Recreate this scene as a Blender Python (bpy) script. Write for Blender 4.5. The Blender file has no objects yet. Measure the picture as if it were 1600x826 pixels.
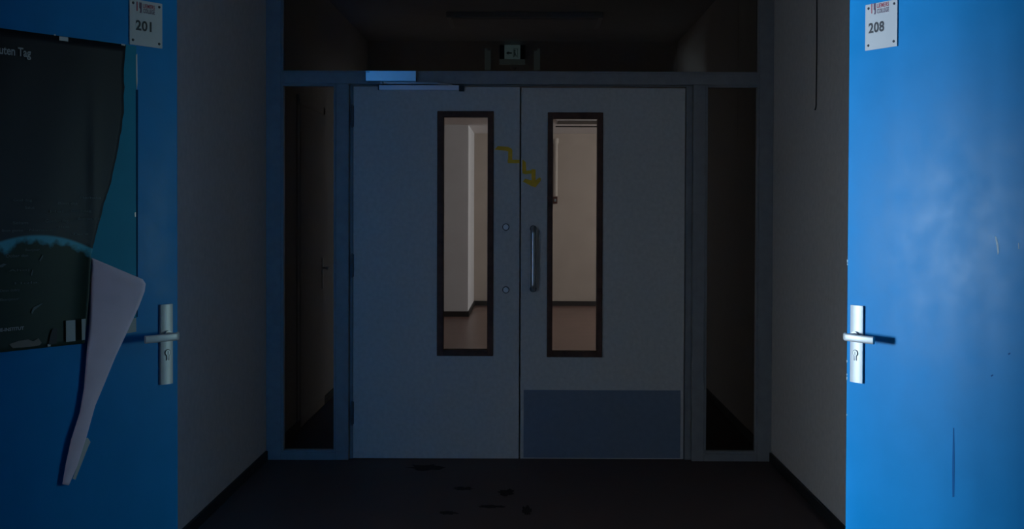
import bpy, bmesh, math, random
from mathutils import Matrix, Vector

random.seed(4)
S = bpy.context.scene
COL = S.collection
PI = math.pi

# ------------------------------------------------------------------ camera
F_PX, CX, CY = 1900.0, 822.0, 358.0
CAM = Vector((0, 0, 1.437))
ROT = Matrix.Rotation(math.radians(89.0), 3, 'X') @ Matrix.Rotation(math.radians(0.2), 3, 'Z')

cd = bpy.data.cameras.new('camera')
cam = bpy.data.objects.new('camera', cd)
COL.objects.link(cam)
cam.matrix_world = Matrix.Translation(CAM) @ ROT.to_4x4()
cd.sensor_width = 36
cd.lens = F_PX / 1600 * 36
cd.shift_x = (800 - CX) / 1600
cd.shift_y = (CY - 413) / 1600
cd.clip_start = 0.05
S.camera = cam


def ray(px, py):
    return ROT @ Vector(((px - CX) / F_PX, -(py - CY) / F_PX, -1))


def hit(px, py, p0, n):
    """point of the plane (p0, n) seen at a pixel of the photograph"""
    r = ray(px, py)
    t = (Vector(p0) - CAM).dot(Vector(n)) / r.dot(Vector(n))
    return CAM + r * t


def on_y(px, py, Y):
    return hit(px, py, (0, Y, 0), (0, 1, 0))


def on_x(px, py, X):
    return hit(px, py, (X, 0, 0), (1, 0, 0))


def on_z(px, py, Z):
    return hit(px, py, (0, 0, Z), (0, 0, 1))


# ------------------------------------------------------------------ materials
def principled(name, color, rough=0.6, metal=0.0, spec=0.5, var=0.0, scale=8.0, bump=0.0,
               bscale=200.0, rvar=0.0, detail=6.0, dark=None):
    m = bpy.data.materials.new(name)
    m.use_nodes = True
    nt = m.node_tree
    b = nt.nodes['Principled BSDF']
    b.inputs['Base Color'].default_value = (*color, 1)
    b.inputs['Roughness'].default_value = rough
    b.inputs['Metallic'].default_value = metal
    b.inputs['Specular IOR Level'].default_value = spec
    tc = nt.nodes.new('ShaderNodeTexCoord')
    if var > 0 or rvar > 0:
        nz = nt.nodes.new('ShaderNodeTexNoise')
        nz.inputs['Scale'].default_value = scale
        nz.inputs['Detail'].default_value = detail
        nt.links.new(tc.outputs['Object'], nz.inputs['Vector'])
        if var > 0:
            mx = nt.nodes.new('ShaderNodeMix')
            mx.data_type = 'RGBA'
            d = dark or tuple(c * (1 - var) for c in color)
            l = tuple(min(1, c * (1 + var)) for c in color)
            mx.inputs['A'].default_value = (*d, 1)
            mx.inputs['B'].default_value = (*l, 1)
            rp = nt.nodes.new('ShaderNodeMapRange')
            rp.inputs['From Min'].default_value = 0.3
            rp.inputs['From Max'].default_value = 0.7
            nt.links.new(nz.outputs['Fac'], rp.inputs['Value'])
            nt.links.new(rp.outputs['Result'], mx.inputs['Factor'])
            nt.links.new(mx.outputs['Result'], b.inputs['Base Color'])
        if rvar > 0:
            rr = nt.nodes.new('ShaderNodeMapRange')
            rr.inputs['From Min'].default_value = 0.3
            rr.inputs['From Max'].default_value = 0.7
            rr.inputs['To Min'].default_value = max(0.05, rough - rvar)
            rr.inputs['To Max'].default_value = min(1, rough + rvar)
            nt.links.new(nz.outputs['Fac'], rr.inputs['Value'])
            nt.links.new(rr.outputs['Result'], b.inputs['Roughness'])
    if bump > 0:
        n2 = nt.nodes.new('ShaderNodeTexNoise')
        n2.inputs['Scale'].default_value = bscale
        n2.inputs['Detail'].default_value = 3
        nt.links.new(tc.outputs['Object'], n2.inputs['Vector'])
        bp = nt.nodes.new('ShaderNodeBump')
        bp.inputs['Strength'].default_value = bump
        bp.inputs['Distance'].default_value = 0.002
        nt.links.new(n2.outputs['Fac'], bp.inputs['Height'])
        nt.links.new(bp.outputs['Normal'], b.inputs['Normal'])
    return m


def glass_mat(name, tint, reflect):
    m = bpy.data.materials.new(name)
    m.use_nodes = True
    nt = m.node_tree
    nt.nodes.remove(nt.nodes['Principled BSDF'])
    out = nt.nodes['Material Output']
    tr = nt.nodes.new('ShaderNodeBsdfTransparent')
    tr.inputs['Color'].default_value = (*tint, 1)
    gl = nt.nodes.new('ShaderNodeBsdfGlossy')
    gl.inputs['Roughness'].default_value = 0.03
    gl.inputs['Color'].default_value = (1, 1, 1, 1)
    fr = nt.nodes.new('ShaderNodeFresnel')
    fr.inputs['IOR'].default_value = reflect
    mx = nt.nodes.new('ShaderNodeMixShader')
    nt.links.new(fr.outputs['Fac'], mx.inputs['Fac'])
    nt.links.new(tr.outputs['BSDF'], mx.inputs[1])
    nt.links.new(gl.outputs['BSDF'], mx.inputs[2])
    nt.links.new(mx.outputs['Shader'], out.inputs['Surface'])
    return m


M = {}
M['wall'] = principled('wall_paint', (0.63, 0.575, 0.54), 0.85, var=0.06, scale=30, bump=0.5, bscale=160)
M['far_wall'] = principled('far_wall_paint', (0.42, 0.37, 0.33), 0.8, var=0.05, scale=4, bump=0.2, bscale=120)
M['ceiling'] = principled('ceiling_board', (0.50, 0.50, 0.50), 0.9, var=0.05, scale=10, bump=0.3)
M['hall_corner'] = principled('pale_grey_paint', (0.66, 0.68, 0.72), 0.8, var=0.04, scale=5, bump=0.2, bscale=120)
M['far_ceiling'] = principled('far_ceiling_board', (0.78, 0.76, 0.76), 0.9, var=0.05, scale=10)
M['floor'] = principled('brown_linoleum', (0.105, 0.068, 0.062), 0.6, spec=0.2, var=0.25, scale=5, rvar=0.08, detail=8)
M['far_floor'] = principled('red_brown_linoleum', (0.16, 0.095, 0.08), 0.32, var=0.15, scale=3)
M['skirting'] = principled('dark_skirting', (0.018, 0.017, 0.018), 0.6)
M['frame'] = principled('frame_paint', (0.30, 0.30, 0.31), 0.5, var=0.08, scale=20, bump=0.15, bscale=90)
M['leaf'] = principled('grey_white_laminate', (0.64, 0.62, 0.60), 0.6, var=0.07, scale=45, bump=0.25, bscale=220)
M['blue'] = principled('blue_door_paint', (0.0, 0.26, 0.68), 0.34, spec=0.075, var=0.04, scale=9, rvar=0.05, bump=0.05, bscale=260)
M['blue_patch'] = principled('unfaded_paint', (0.0, 0.28, 0.47), 0.45, spec=0.1, var=0.04, scale=8)
M['blue_dark'] = principled('dark_scuff', (0.0, 0.12, 0.40), 0.6, spec=0.1)
M['dirt'] = principled('dark_dirt', (0.0, 0.05, 0.14), 0.7, spec=0.1)
M['scratch'] = principled('pale_scratch', (0.45, 0.60, 0.75), 0.6)
M['alu'] = principled('satin_aluminium', (0.60, 0.62, 0.66), 0.45, metal=0.25, var=0.03, scale=60)
M['alu_blue'] = principled('silver_cover', (0.33, 0.44, 0.50), 0.32, metal=0.9)
M['rail'] = principled('silver_rail', (0.80, 0.80, 0.88), 0.4, metal=0.5)
M['cap'] = principled('light_metal_cap', (0.85, 0.87, 0.90), 0.4, metal=0.1)
M['steel'] = principled('dark_steel', (0.50, 0.52, 0.56), 0.28, metal=0.9)
M['hinge'] = principled('dark_hinge_steel', (0.12, 0.125, 0.14), 0.35, metal=0.6)
M['black'] = principled('black_plastic', (0.012, 0.012, 0.014), 0.45)
M['kick'] = principled('blue_grey_kick_plate', (0.20, 0.25, 0.33), 0.45, var=0.05, scale=30)
M['bead'] = principled('dark_brown_wood', (0.11, 0.055, 0.042), 0.55, spec=0.2, var=0.3, scale=18)
M['tape'] = principled('yellow_tape', (0.95, 0.53, 0.02), 0.55, var=0.12, scale=40)
M['tape_olive'] = principled('yellow_tape_doubled', (0.80, 0.52, 0.02), 0.55)
M['sign'] = principled('white_sign_plastic', (0.56, 0.57, 0.63), 0.45, spec=0.3)
M['ink'] = principled('black_ink', (0.012, 0.014, 0.03), 0.6)
M['red_ink'] = principled('red_ink', (0.42, 0.04, 0.09), 0.6)
M['violet_ink'] = principled('violet_ink', (0.14, 0.07, 0.15), 0.6)
M['screw'] = principled('dark_screw', (0.02, 0.025, 0.04), 0.4, metal=0.5)
M['paper_back'] = principled('paper_back', (0.86, 0.72, 0.92), 0.8, var=0.05, scale=12)
M['print_white'] = principled('printed_white', (0.42, 0.46, 0.50), 0.6)
M['print_grey'] = principled('printed_grey', (0.17, 0.22, 0.24), 0.6, spec=0.2)
M['print_cloud'] = principled('printed_cloud', (0.22, 0.20, 0.19), 0.6)
M['clear_tape'] = principled('clear_tape', (0.55, 0.58, 0.62), 0.25)
M['lamp_white'] = principled('white_lamp_housing', (0.55, 0.55, 0.57), 0.4)
M['sign_face'] = principled('pale_teal_sign_face', (0.30, 0.48, 0.50), 0.4)
_b = M['sign_face'].node_tree.nodes['Principled BSDF']
_b.inputs['Emission Color'].default_value = (0.62, 0.92, 1.0, 1)
_b.inputs['Emission Strength'].default_value = 0.05
M['sign_trim_glow'] = principled('glowing_sign_plastic', (0.40, 0.46, 0.46), 0.4)
_b = M['sign_trim_glow'].node_tree.nodes['Principled BSDF']
_b.inputs['Emission Color'].default_value = (0.7, 0.95, 1.0, 1)
_b.inputs['Emission Strength'].default_value = 0.014  # weak glow added to lighten the sign's lower edge and brackets
M['sign_dark'] = principled('dark_teal_print', (0.10, 0.22, 0.25), 0.4)
M['glass'] = glass_mat('clear_glass', (0.90, 0.91, 0.90), 1.35)
M['wired_glass'] = glass_mat('dusty_glass', (0.62, 0.64, 0.62), 1.45)
M['pipe'] = principled('painted_pipe', (0.46, 0.42, 0.38), 0.5)
M['red_box'] = principled('dark_red_box', (0.05, 0.014, 0.010), 0.5)
M['stain'] = principled('black_floor_stain', (0.034, 0.024, 0.023), 0.8, spec=0.08)


# ------------------------------------------------------------------ mesh helpers
class MB:
    def __init__(self):
        self.bm = bmesh.new()

    def box(self, lo, hi, bevel=0.0, seg=2):
        c = [(a + b) / 2 for a, b in zip(lo, hi)]
        d = [abs(b - a) for a, b in zip(lo, hi)]
        t = bmesh.new()
        bmesh.ops.create_cube(t, size=1, matrix=Matrix.Translation(c) @ Matrix.Diagonal((*d, 1)))
        if bevel > 0:
            bmesh.ops.bevel(t, geom=t.edges[:], offset=bevel, segments=seg, affect='EDGES', profile=0.6)
        self._join(t)
        return self

    def _join(self, t):
        me = bpy.data.meshes.new('tmp')
        t.to_mesh(me)
        t.free()
        self.bm.from_mesh(me)
        bpy.data.meshes.remove(me)

    def cyl(self, p, q, r, r2=None, seg=24, bevel=0.0):
        p, q = Vector(p), Vector(q)
        t = bmesh.new()
        bmesh.ops.create_cone(t, cap_ends=True, segments=seg, radius1=r, radius2=r if r2 is None else r2,
                              depth=(q - p).length)
        if bevel > 0:
            es = [e for e in t.edges if all(len(f.verts) > 4 for f in e.link_faces[:1]) or
                  any(len(f.verts) > 4 for f in e.link_faces)]
            bmesh.ops.bevel(t, geom=es, offset=bevel, segments=2, affect='EDGES')
        rot = (q - p).to_track_quat('Z', 'Y').to_matrix().to_4x4()
        bmesh.ops.transform(t, matrix=Matrix.Translation((p + q) / 2) @ rot, verts=t.verts[:])
        self._join(t)
        return self

    def sweep(self, pts, prof, up=(0, 0, 1)):
        """sweep a closed 2-D profile (side, up) along points, capped"""
        pts = [Vector(p) for p in pts]
        up = Vector(up)
        rings = []
        for i, p in enumerate(pts):
            a = pts[max(0, i - 1)]
            b = pts[min(len(pts) - 1, i + 1)]
            tg = (b - a).normalized()
            side = tg.cross(up)
            if side.length < 1e-4:
                side = Vector((1, 0, 0))
            side.normalize()
            u2 = side.cross(tg)
            rings.append([self.bm.verts.new(p + side * x + u2 * y) for x, y in prof])
        n = len(prof)
        for r0, r1 in zip(rings, rings[1:]):
            for k in range(n):
                self.bm.faces.new((r0[k], r0[(k + 1) % n], r1[(k + 1) % n], r1[k]))
        self.bm.faces.new(list(reversed(rings[0])))
        self.bm.faces.new(rings[-1])
        return self

    def tube(self, pts, r, seg=14, up=(0, 0, 1)):
        return self.sweep(pts, [(r * math.cos(2 * PI * k / seg), r * math.sin(2 * PI * k / seg)) for k in range(seg)], up)

    def prism(self, pts, off):
        """closed outline (3-D points) pushed along a vector into a solid"""
        off = Vector(off)
        a = [self.bm.verts.new(Vector(p)) for p in pts]
        b = [self.bm.verts.new(Vector(p) + off) for p in pts]
        n = len(a)
        self.bm.faces.new(list(reversed(a)))
        self.bm.faces.new(b)
        for k in range(n):
            self.bm.faces.new((a[k], a[(k + 1) % n], b[(k + 1) % n], b[k]))
        return self

    def build(self, name, mat, parent=None, smooth=False, loc=None):
        bmesh.ops.recalc_face_normals(self.bm, faces=self.bm.faces[:])
        me = bpy.data.meshes.new(name)
        self.bm.to_mesh(me)
        self.bm.free()
        if smooth:
            for p in me.polygons:
                p.use_smooth = True
            try:
                me.set_sharp_from_angle(angle=math.radians(40))
            except Exception:
                pass
        me.materials.append(mat)
        o = bpy.data.objects.new(name, me)
        COL.objects.link(o)
        if loc:
            o.location = loc
        if parent:
            o.parent = parent
        return o


def tag(o, label=None, cat=None, group=None, kind=None):
    if label:
        o['label'] = label
    if cat:
        o['category'] = cat
    if group:
        o['group'] = group
    if kind:
        o['kind'] = kind
    return o


def empty(name, loc=(0, 0, 0), rz=0.0):
    o = bpy.data.objects.new(name, None)
    COL.objects.link(o)
    o.location = loc
    o.rotation_euler = (0, 0, rz)
    o.empty_display_size = 0.1
    return o


def text_mesh(body, height, bold=0.0, squeeze=1.0, spacing=1.0):
    """triangles and outline of a line of text, cap height in metres, baseline at 0"""
    cu = bpy.data.curves.new('txt', 'FONT')
    cu.body = body
    cu.size = 1.0
    cu.offset = bold
    cu.space_character = spacing
    cu.resolution_u = 6
    o = bpy.data.objects.new('txt', cu)
    COL.objects.link(o)
    dg = bpy.context.evaluated_depsgraph_get()
    me = bpy.data.meshes.new_from_object(o.evaluated_get(dg))
    bpy.data.objects.remove(o)
    bpy.data.curves.remove(cu)
    k = height / 0.73
    vs = [(v.co.x * k * squeeze, v.co.y * k) for v in me.vertices]
    fs = [tuple(p.vertices) for p in me.polygons]
    bpy.data.meshes.remove(me)
    return vs, fs


def place_text(mb, vf, fn):
    vs, fs = vf
    V = [mb.bm.verts.new(Vector(fn(x, y))) for x, y in vs]
    for f in fs:
        try:
            mb.bm.faces.new([V[i] for i in f])
        except ValueError:
            pass


# ------------------------------------------------------------------ key planes of the place
D = 6.93                    # the partition with the double door
WL = on_y(417.5, 600, D).x  # corridor wall faces
WR = on_y(1204, 600, D).x
ZC = 2.98                   # corridor ceiling
Y0 = -3.0                   # corridor end behind the camera
YE = 11.3                   # end of the lobby beyond the glass
YF = 17.9                   # back wall of the far hall
ZF = 2.53                   # its lowered ceiling
TH = 0.12                   # wall thickness
print('floor check z at door foot', on_y(680, 720, D).z, 'WL', WL, 'WR', WR, 'rail', on_y(700, 114, D).z)


class Door:
    """a hinged leaf: an Empty at the hinge, local x from hinge to free edge, z up; s = side (+-y) that faces the camera"""
    def __init__(self, name, edge_px, scale, vp_dx, s, width):
        Z = F_PX / scale
        self.E = Vector(((edge_px - CX) / scale, Z, 0))
        th = math.atan(abs(vp_dx) / F_PX)
        sx = 1 if s < 0 else -1
        self.X = Vector((sx * math.sin(th), math.cos(th), 0))
        self.Y = Vector((0, 0, 1)).cross(self.X)
        self.N = self.Y * s
        self.s = s
        self.w = width
        self.H = self.E - self.X * width
        self.o = empty(name, self.H, math.atan2(self.X.y, self.X.x))

    def uz(self, px, py, off=0.0):
        p = hit(px, py, self.E + self.N * off, self.N)
        return (p - self.H).dot(self.X), p.z

    def pt(self, px, py, off=0.0):
        u, z = self.uz(px, py, off)
        return Vector((u, self.s * off, z))


DL = Door('door_1', 277.5, 515.0, 1288, -1, 0.93)
DR = Door('door_2', 1324.5, 507.0, 1073, 1, 0.93)
print('hinges', DL.H, DR.H)

# ------------------------------------------------------------------ the setting
JL0, JL1 = DL.H.y - 0.03, 4.12       # doorway of the left classroom
JR0, JR1 = DR.H.y - 0.03, 4.10       # doorway of the right classroom
ZD = 2.15                            # height of the doorways


def wall_with_doorway(name, x0, x1, ya, yb, j0, j1, zd, top, label):
    m = MB()
    m.box((x0, ya, 0), (x1, j0, top))
    m.box((x0, j1, 0), (x1, yb, top))
    m.box((x0, j0, zd), (x1, j1, top))
    return tag(m.build(name, M['wall']), label, 'wall', kind='structure')


wall_with_doorway('wall_left', WL - TH, WL, Y0, YE, JL0, JL1, ZD, ZC, 'left corridor wall with grey textured paint behind the open blue door 201')
wall_with_doorway('wall_right', WR, WR + TH, Y0, YE, JR0, JR1, ZD, ZC, 'right corridor wall with grey textured paint behind the open blue door 208')
tag(MB().box((WL - TH, Y0 - TH, 0), (WR + TH, Y0, ZC)).build('wall_back', M['wall']), 'wall closing the corridor behind the viewer', 'wall', kind='structure')
tag(MB().box((-9, Y0 - TH, -0.1), (9, YE, 0)).build('floor', M['floor']), 'dark brown linoleum floor in front of the double door', 'floor', kind='structure')
tag(MB().box((-9, Y0 - TH, ZC), (9, YE + TH, ZC + 0.1)).build('ceiling', M['ceiling']), 'dark ceiling of the corridor', 'ceiling', kind='structure')

# skirting boards: corridor runs from the doorway jambs on
for nm, x0, x1, j in (('baseboard_left', WL, WL + 0.014, JL1), ('baseboard_right', WR - 0.014, WR, JR1)):
    tag(MB().box((x0, j + 0.06, 0), (x1, D - 0.045, 0.055), 0.004).build(nm, M['skirting']),
        'black skirting along the %s corridor wall' % nm.split('_')[1], 'skirting', kind='structure')
for nm, x0, x1 in (('baseboard_lobby_left', WL, WL + 0.014), ('baseboard_lobby_right', WR - 0.014, WR)):
    tag(MB().box((x0, D + 0.05, 0), (x1, YE, 0.055), 0.004).build(nm, M['skirting']),
        'black skirting beyond the %s side window' % nm.split('_')[-1], 'skirting', kind='structure')

# end wall of the lobby beyond the glass, with a wide opening
OPL, OPR, OPZ = -1.0, 0.95, 2.34
m = MB()
m.box((WL - TH, YE, 0), (OPL, YE + TH, ZC))
m.box((OPR, YE, 0), (WR + TH, YE + TH, ZC))
m.box((OPL, YE, OPZ), (OPR, YE + TH, ZC))
tag(m.build('wall_lobby_end', M['wall']), 'dark end wall above the opening, seen through the transom glass', 'wall', kind='structure')

# far hall, lit, seen through the door panes
FX0, FX1 = -4.0, 4.2
YA = YE + TH
tag(MB().box((FX0, YA, -0.1), (FX1, YF, 0)).build('floor_hall', M['far_floor']), 'reddish brown floor of the hall behind the door panes', 'floor', kind='structure')
tag(MB().box((FX0, YA, ZF), (FX1, YF, ZF + 0.1)).build('ceiling_hall', M['far_ceiling']), 'pale lowered ceiling of the hall behind the door panes', 'ceiling', kind='structure')
tag(MB().box((FX0 - TH, YF, 0), (FX1 + TH, YF + TH, ZF + 0.1)).build('wall_hall_back', M['far_wall']), 'warm beige back wall of the hall behind the door panes', 'wall', kind='structure')
tag(MB().box((FX0 - TH, YA, 0), (FX0, YF, ZF + 0.1)).build('wall_hall_left', M['far_wall']), 'left wall of the hall behind the doors', 'wall', kind='structure')
HW0, HW1, HZ0, HZ1 = 12.3, 16.6, 1.70, 2.48
m = MB()
m.box((FX1, YA, 0), (FX1 + TH, HW0, ZF + 0.1))
m.box((FX1, HW1, 0), (FX1 + TH, YF, ZF + 0.1))
m.box((FX1, HW0, 0), (FX1 + TH, HW1, HZ0))
m.box((FX1, HW0, HZ1), (FX1 + TH, HW1, ZF + 0.1))
tag(m.build('wall_hall_right', M['far_wall']), 'window wall of the hall behind the doors', 'wall', kind='structure')
PYc = 16.05
PXc = on_y(731.5, 350, PYc).x
tag(MB().box((FX0, PYc, 0), (PXc, YF, ZF)).build('wall_hall_corner', M['hall_corner']), 'pale grey wall corner seen through the left door pane', 'wall', kind='structure')
m = MB()
m.box((FX0, PYc - 0.014, 0), (PXc + 0.014, PYc, 0.07))
m.box((PXc, PYc - 0.014, 0), (PXc + 0.014, YF - 0.014, 0.07))
m.box((PXc, YF - 0.014, 0), (FX1, YF, 0.07))
tag(m.build('baseboard_hall', M['skirting']), 'dark skirting at the foot of the hall walls', 'skirting', kind='structure')


# classrooms on both sides: shells that carry the daylight through their windows to the open doorways
def classroom(side, x_in, x_out, y0, y1, wy0, wy1, wz0, wz1):
    sg = 1 if x_out > x_in else -1
    lo, hi = min(x_in, x_out), max(x_in, x_out)
    m = MB()
    m.box((lo, y0 - TH, 0), (hi, y0, ZC))
    m.box((lo, y1, 0), (hi, y1 + TH, ZC))
    a, b = sorted((x_out, x_out + sg * TH))
    m.box((a, y0 - TH, 0), (b, wy0, ZC))
    m.box((a, wy1, 0), (b, y1 + TH, ZC))
    m.box((a, wy0, 0), (b, wy1, wz0))
    m.box((a, wy0, wz1), (b, wy1, ZC))
    tag(m.build('wall_classroom_' + side, M['wall']), 'walls of the %s classroom behind the open blue door' % side, 'wall', kind='structure')
    f = MB()
    n = 3
    for k in range(n + 1):
        y = wy0 + (wy1 - wy0) * k / n
        f.box((a + 0.03, y - 0.03, wz0), (b - 0.03, y + 0.03, wz1))
    f.box((a + 0.03, wy0, wz0), (b - 0.03, wy1, wz0 + 0.06))
    f.box((a + 0.03, wy0, wz1 - 0.06), (b - 0.03, wy1, wz1))
    tag(f.build('window_classroom_' + side, M['frame']), 'window frame of the %s classroom' % side, 'window', kind='structure')


CL = (WL - TH, -7.2, 2.0, 8.4, 3.3, 5.6, 0.52, 1.80)
CR = (WR + TH, 7.2, 2.0, 8.4, 3.3, 5.6, 0.52, 1.80)
classroom('left', *CL)
classroom('right', *CR)

# ------------------------------------------------------------------ the partition: frame, glass, double door
FY0, FY1 = D - 0.035, D + 0.085      # depth of the frame members


def X(px, py=430):
    return on_y(px, py, D).x


def Zp(py, px=812):
    return on_y(px, py, D).z


fr = empty('trim_1', (0, D, 0))
tag(fr, 'grey painted timber frame around the double door, side windows and transom', 'door frame', kind='structure')


def member(name, x0, x1, z0, z1, y0=FY0, y1=FY1, bev=0.004):
    return MB().box((x0, y0 - D, z0), (x1, y1 - D, z1), bev).build(name, M['frame'], fr)


zR0, zR1 = Zp(132.5), Zp(114.5)      # transom rail
zS0, zS1 = 0.0, Zp(706)              # bottom rail of the side windows
xLa, xLb = WL, X(441)
xLc, xLd = X(526), X(546)
xRa, xRb = X(1081), X(1100)
xRc, xRd = X(1183.5), WR
member('post', xLa, xLb, 0, ZC)
member('post', xRc, xRd, 0, ZC)
member('post', xLc, xLd, 0, zR0)
member('post', xRa, xRb, 0, zR0)
member('transom_rail', xLb, xRc, zR0, zR1)
member('head_rail', xLb, xRc, ZC - 0.09, ZC)
member('sill_rail', xLb, xLc, 0, zS1)
member('sill_rail', xRb, xRc, 0, zS1)
# door stops and slim inner beads
xDl, xDm, xDr = X(552), X(813), X(1069)
for x0, x1 in ((xLd, X(551)), (X(1070.5), xRa)):
    MB().box((x0, 0.010, 0), (x1, 0.085, zR0), 0.003).build('door_stop', M['frame'], fr)
MB().box((xLd, 0.012, Zp(134.5)), (xRa, 0.085, zR0 - 0.0005), 0.002).build('door_stop', M['frame'], fr)


def bead_ring(x0, x1, z0, z1, w=0.013, d=0.012):
    m = MB()
    y0, y1 = FY0 - D - 0.006, FY0 - D + d
    y0, y1 = 0.0, 0.0
    m.box((x0, -0.030, z0), (x0 + w, 0.015, z1), 0.003)
    m.box((x1 - w, -0.030, z0), (x1, 0.015, z1), 0.003)
    m.box((x0 + w, -0.030, z0), (x1 - w, 0.015, z0 + w), 0.003)
    m.box((x0 + w, -0.030, z1 - w), (x1 - w, 0.015, z1), 0.003)
    return m.build('glazing_bead', M['frame'], fr)


bead_ring(xLb, xLc, zS1, zR0)
bead_ring(xRb, xRc, zS1, zR0)
bead_ring(xLb, xRc, zR1, ZC - 0.09, w=0.009)


def pane(name, x0, x1, z0, z1, label):
    o = MB().box((x0 + 0.004, D + 0.018, z0 + 0.004), (x1 - 0.004, D + 0.024, z1 - 0.004)).build(name, M['wired_glass'])
    return tag(o, label, 'window', kind='structure')


pane('window_1', xLb, xLc, zS1, zR0, 'tall narrow glass side window left of the double door')
pane('window_2', xRb, xRc, zS1, zR0, 'tall narrow glass side window right of the double door')
pane('window_3', xLb, xRc, zR1, ZC - 0.09, 'wide dark transom window above the double door')

# --- door leaves
LT = 0.044
LY = D - 0.004                       # front face of the leaves


def leaf(name, x0, x1, z1, win_out, win_in, label):
    e = empty(name, (x0, LY, 0))
    tag(e, label, 'door', kind='structure')
    ox = lambda px, py: on_y(px, py, LY).x - x0
    oz = lambda px, py: on_y(px, py, LY).z
    a, t, b, u = win_out             # left, top, right, bottom of the bead frame
    my = (t + u) / 2
    wx0, wx1, wz0, wz1 = ox(a, my), ox(b, my), oz(a, u), oz(a, t)
    c, ti, d, ui = win_in
    ix0, ix1, iz0, iz1 = ox(c, my), ox(d, my), oz(c, ui), oz(c, ti)
    W = x1 - x0
    m = MB()
    # slab with a rectangular opening, built as one ring of solid stiles and rails
    hx0, hx1, hz0, hz1 = wx0 + 0.012, wx1 - 0.012, wz0 + 0.012, wz1 - 0.012
    xs = [0, hx0, hx1, W]
    zs = [0.006, hz0, hz1, z1]
    bm = m.bm
    for y, flip in ((0, False), (LT, True)):
        g = [[bm.verts.new((x, y, z)) for z in zs] for x in xs]
        for i in range(3):
            for j in range(3):
                if i == 1 and j == 1:
                    continue
                f = [g[i][j], g[i + 1][j], g[i + 1][j + 1], g[i][j + 1]]
                bm.faces.new(f if not flip else f[::-1])
        if y == 0:
            g0 = g
    g1 = g
    ring = [(0, 0), (1, 0), (2, 0), (3, 0), (3, 1), (3, 2), (3, 3), (2, 3), (1, 3), (0, 3), (0, 2), (0, 1)]
    for (i, j), (k, l) in zip(ring, ring[1:] + ring[:1]):
        bm.faces.new((g0[i][j], g0[k][l], g1[k][l], g1[i][j]))
    ring = [(1, 1), (2, 1), (2, 2), (1, 2)]
    for (i, j), (k, l) in zip(ring, ring[1:] + ring[:1]):
        bm.faces.new((g0[i][j], g0[k][l], g1[k][l], g1[i][j]))
    m.build('leaf', M['leaf'], e)
    # dark bead frame with mitred look, glass
    bd = MB()
    for y0, y1 in ((-0.010, 0.020), (0.024, LT + 0.010)):
        bd.box((wx0, y0, wz0), (ix0, y1, wz1), 0.004)
        bd.box((ix1, y0, wz0), (wx1, y1, wz1), 0.004)
        bd.box((ix0 - 0.002, y0 + 0.0015, wz0), (ix1 + 0.002, y1, iz0), 0.004)
        bd.box((ix0 - 0.002, y0 + 0.0015, iz1), (ix1 + 0.002, y1, wz1), 0.004)
    bd.build('window_frame', M['bead'], e)
    MB().box((ix0 - 0.006, 0.0205, iz0 - 0.006), (ix1 + 0.006, 0.0235, iz1 + 0.006)).build('glass_pane', M['glass'], e)
    return e, ox, oz


zTL = on_y(680, 135.5, LY).z
zTR = on_y(940, 137.5, LY).z
xm0, xm1 = on_y(811.3, 430, LY).x, on_y(813.6, 430, LY).x
L1, lx, lz = leaf('door_3', on_y(552, 430, LY).x, xm0, zTL, (683, 173.5, 771, 555.5), (693, 182.5, 761.5, 546),
                  'grey white left leaf of the double door with narrow window and hinges')
L2, rx, rz = leaf('door_4', xm1, on_y(1069, 430, LY).x, zTR, (855, 175.5, 941.5, 557.5), (863.5, 185, 932.5, 548.5),
                  'grey white right leaf of the double door with pull handle and blue kick plate')

# meeting strip on the right leaf: thin lighter lip next to the dark gap
MB().box((0.0005, -0.004, 0.006), (0.007, 0.0, zTR), 0.001).build('meeting_strip', M['leaf'], L2)

rs = MB().box((xm0 - on_y(552, 430, LY).x - 0.030, LT, 0.006), (xm0 - on_y(552, 430, LY).x + 0.030, LT + 0.012, zTL - 0.002), 0.002).build('gap_light_block', M['leaf'], L1)  # unseen strip added behind the gap to stop light from the hall
# hinges of the left leaf
for a, b in ((165, 198), (397, 432), (627, 662)):
    z1_, z0_ = lz(551, a), lz(551, b)
    m = MB()
    h = (z1_ - z0_) / 3
    xh = lx(550.6, (a + b) / 2)
    for k in range(3):
        m.cyl((xh, -0.012, z0_ + k * h + 0.001), (xh, -0.012, z0_ + (k + 1) * h - 0.001), 0.0070, seg=20)
    m.cyl((xh, -0.012, z0_ - 0.006), (xh, -0.012, z1_ + 0.006), 0.0042, seg=14)
    m.box((xh, -0.0035, z0_), (xh + 0.009, 0.0, z1_))
    m.build('hinge', M['hinge'], L1, smooth=True)

# round blind plates of a removed handle
for py in (354.5, 452.5):
    x, z = lx(790.5, py), lz(790.5, py)
    rc = MB().cyl((x, 0.0, z), (x, -0.016, z), 0.0165, 0.0155, seg=32, bevel=0.002).build('round_cap', M['cap'], L1, smooth=True)
    MB().cyl((x, 0.0, z), (x, -0.003, z), 0.0200, seg=32).build('cap_shade_ring', M['black'], rc, smooth=True)  # black ring standing in for the shade around each cap

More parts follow.
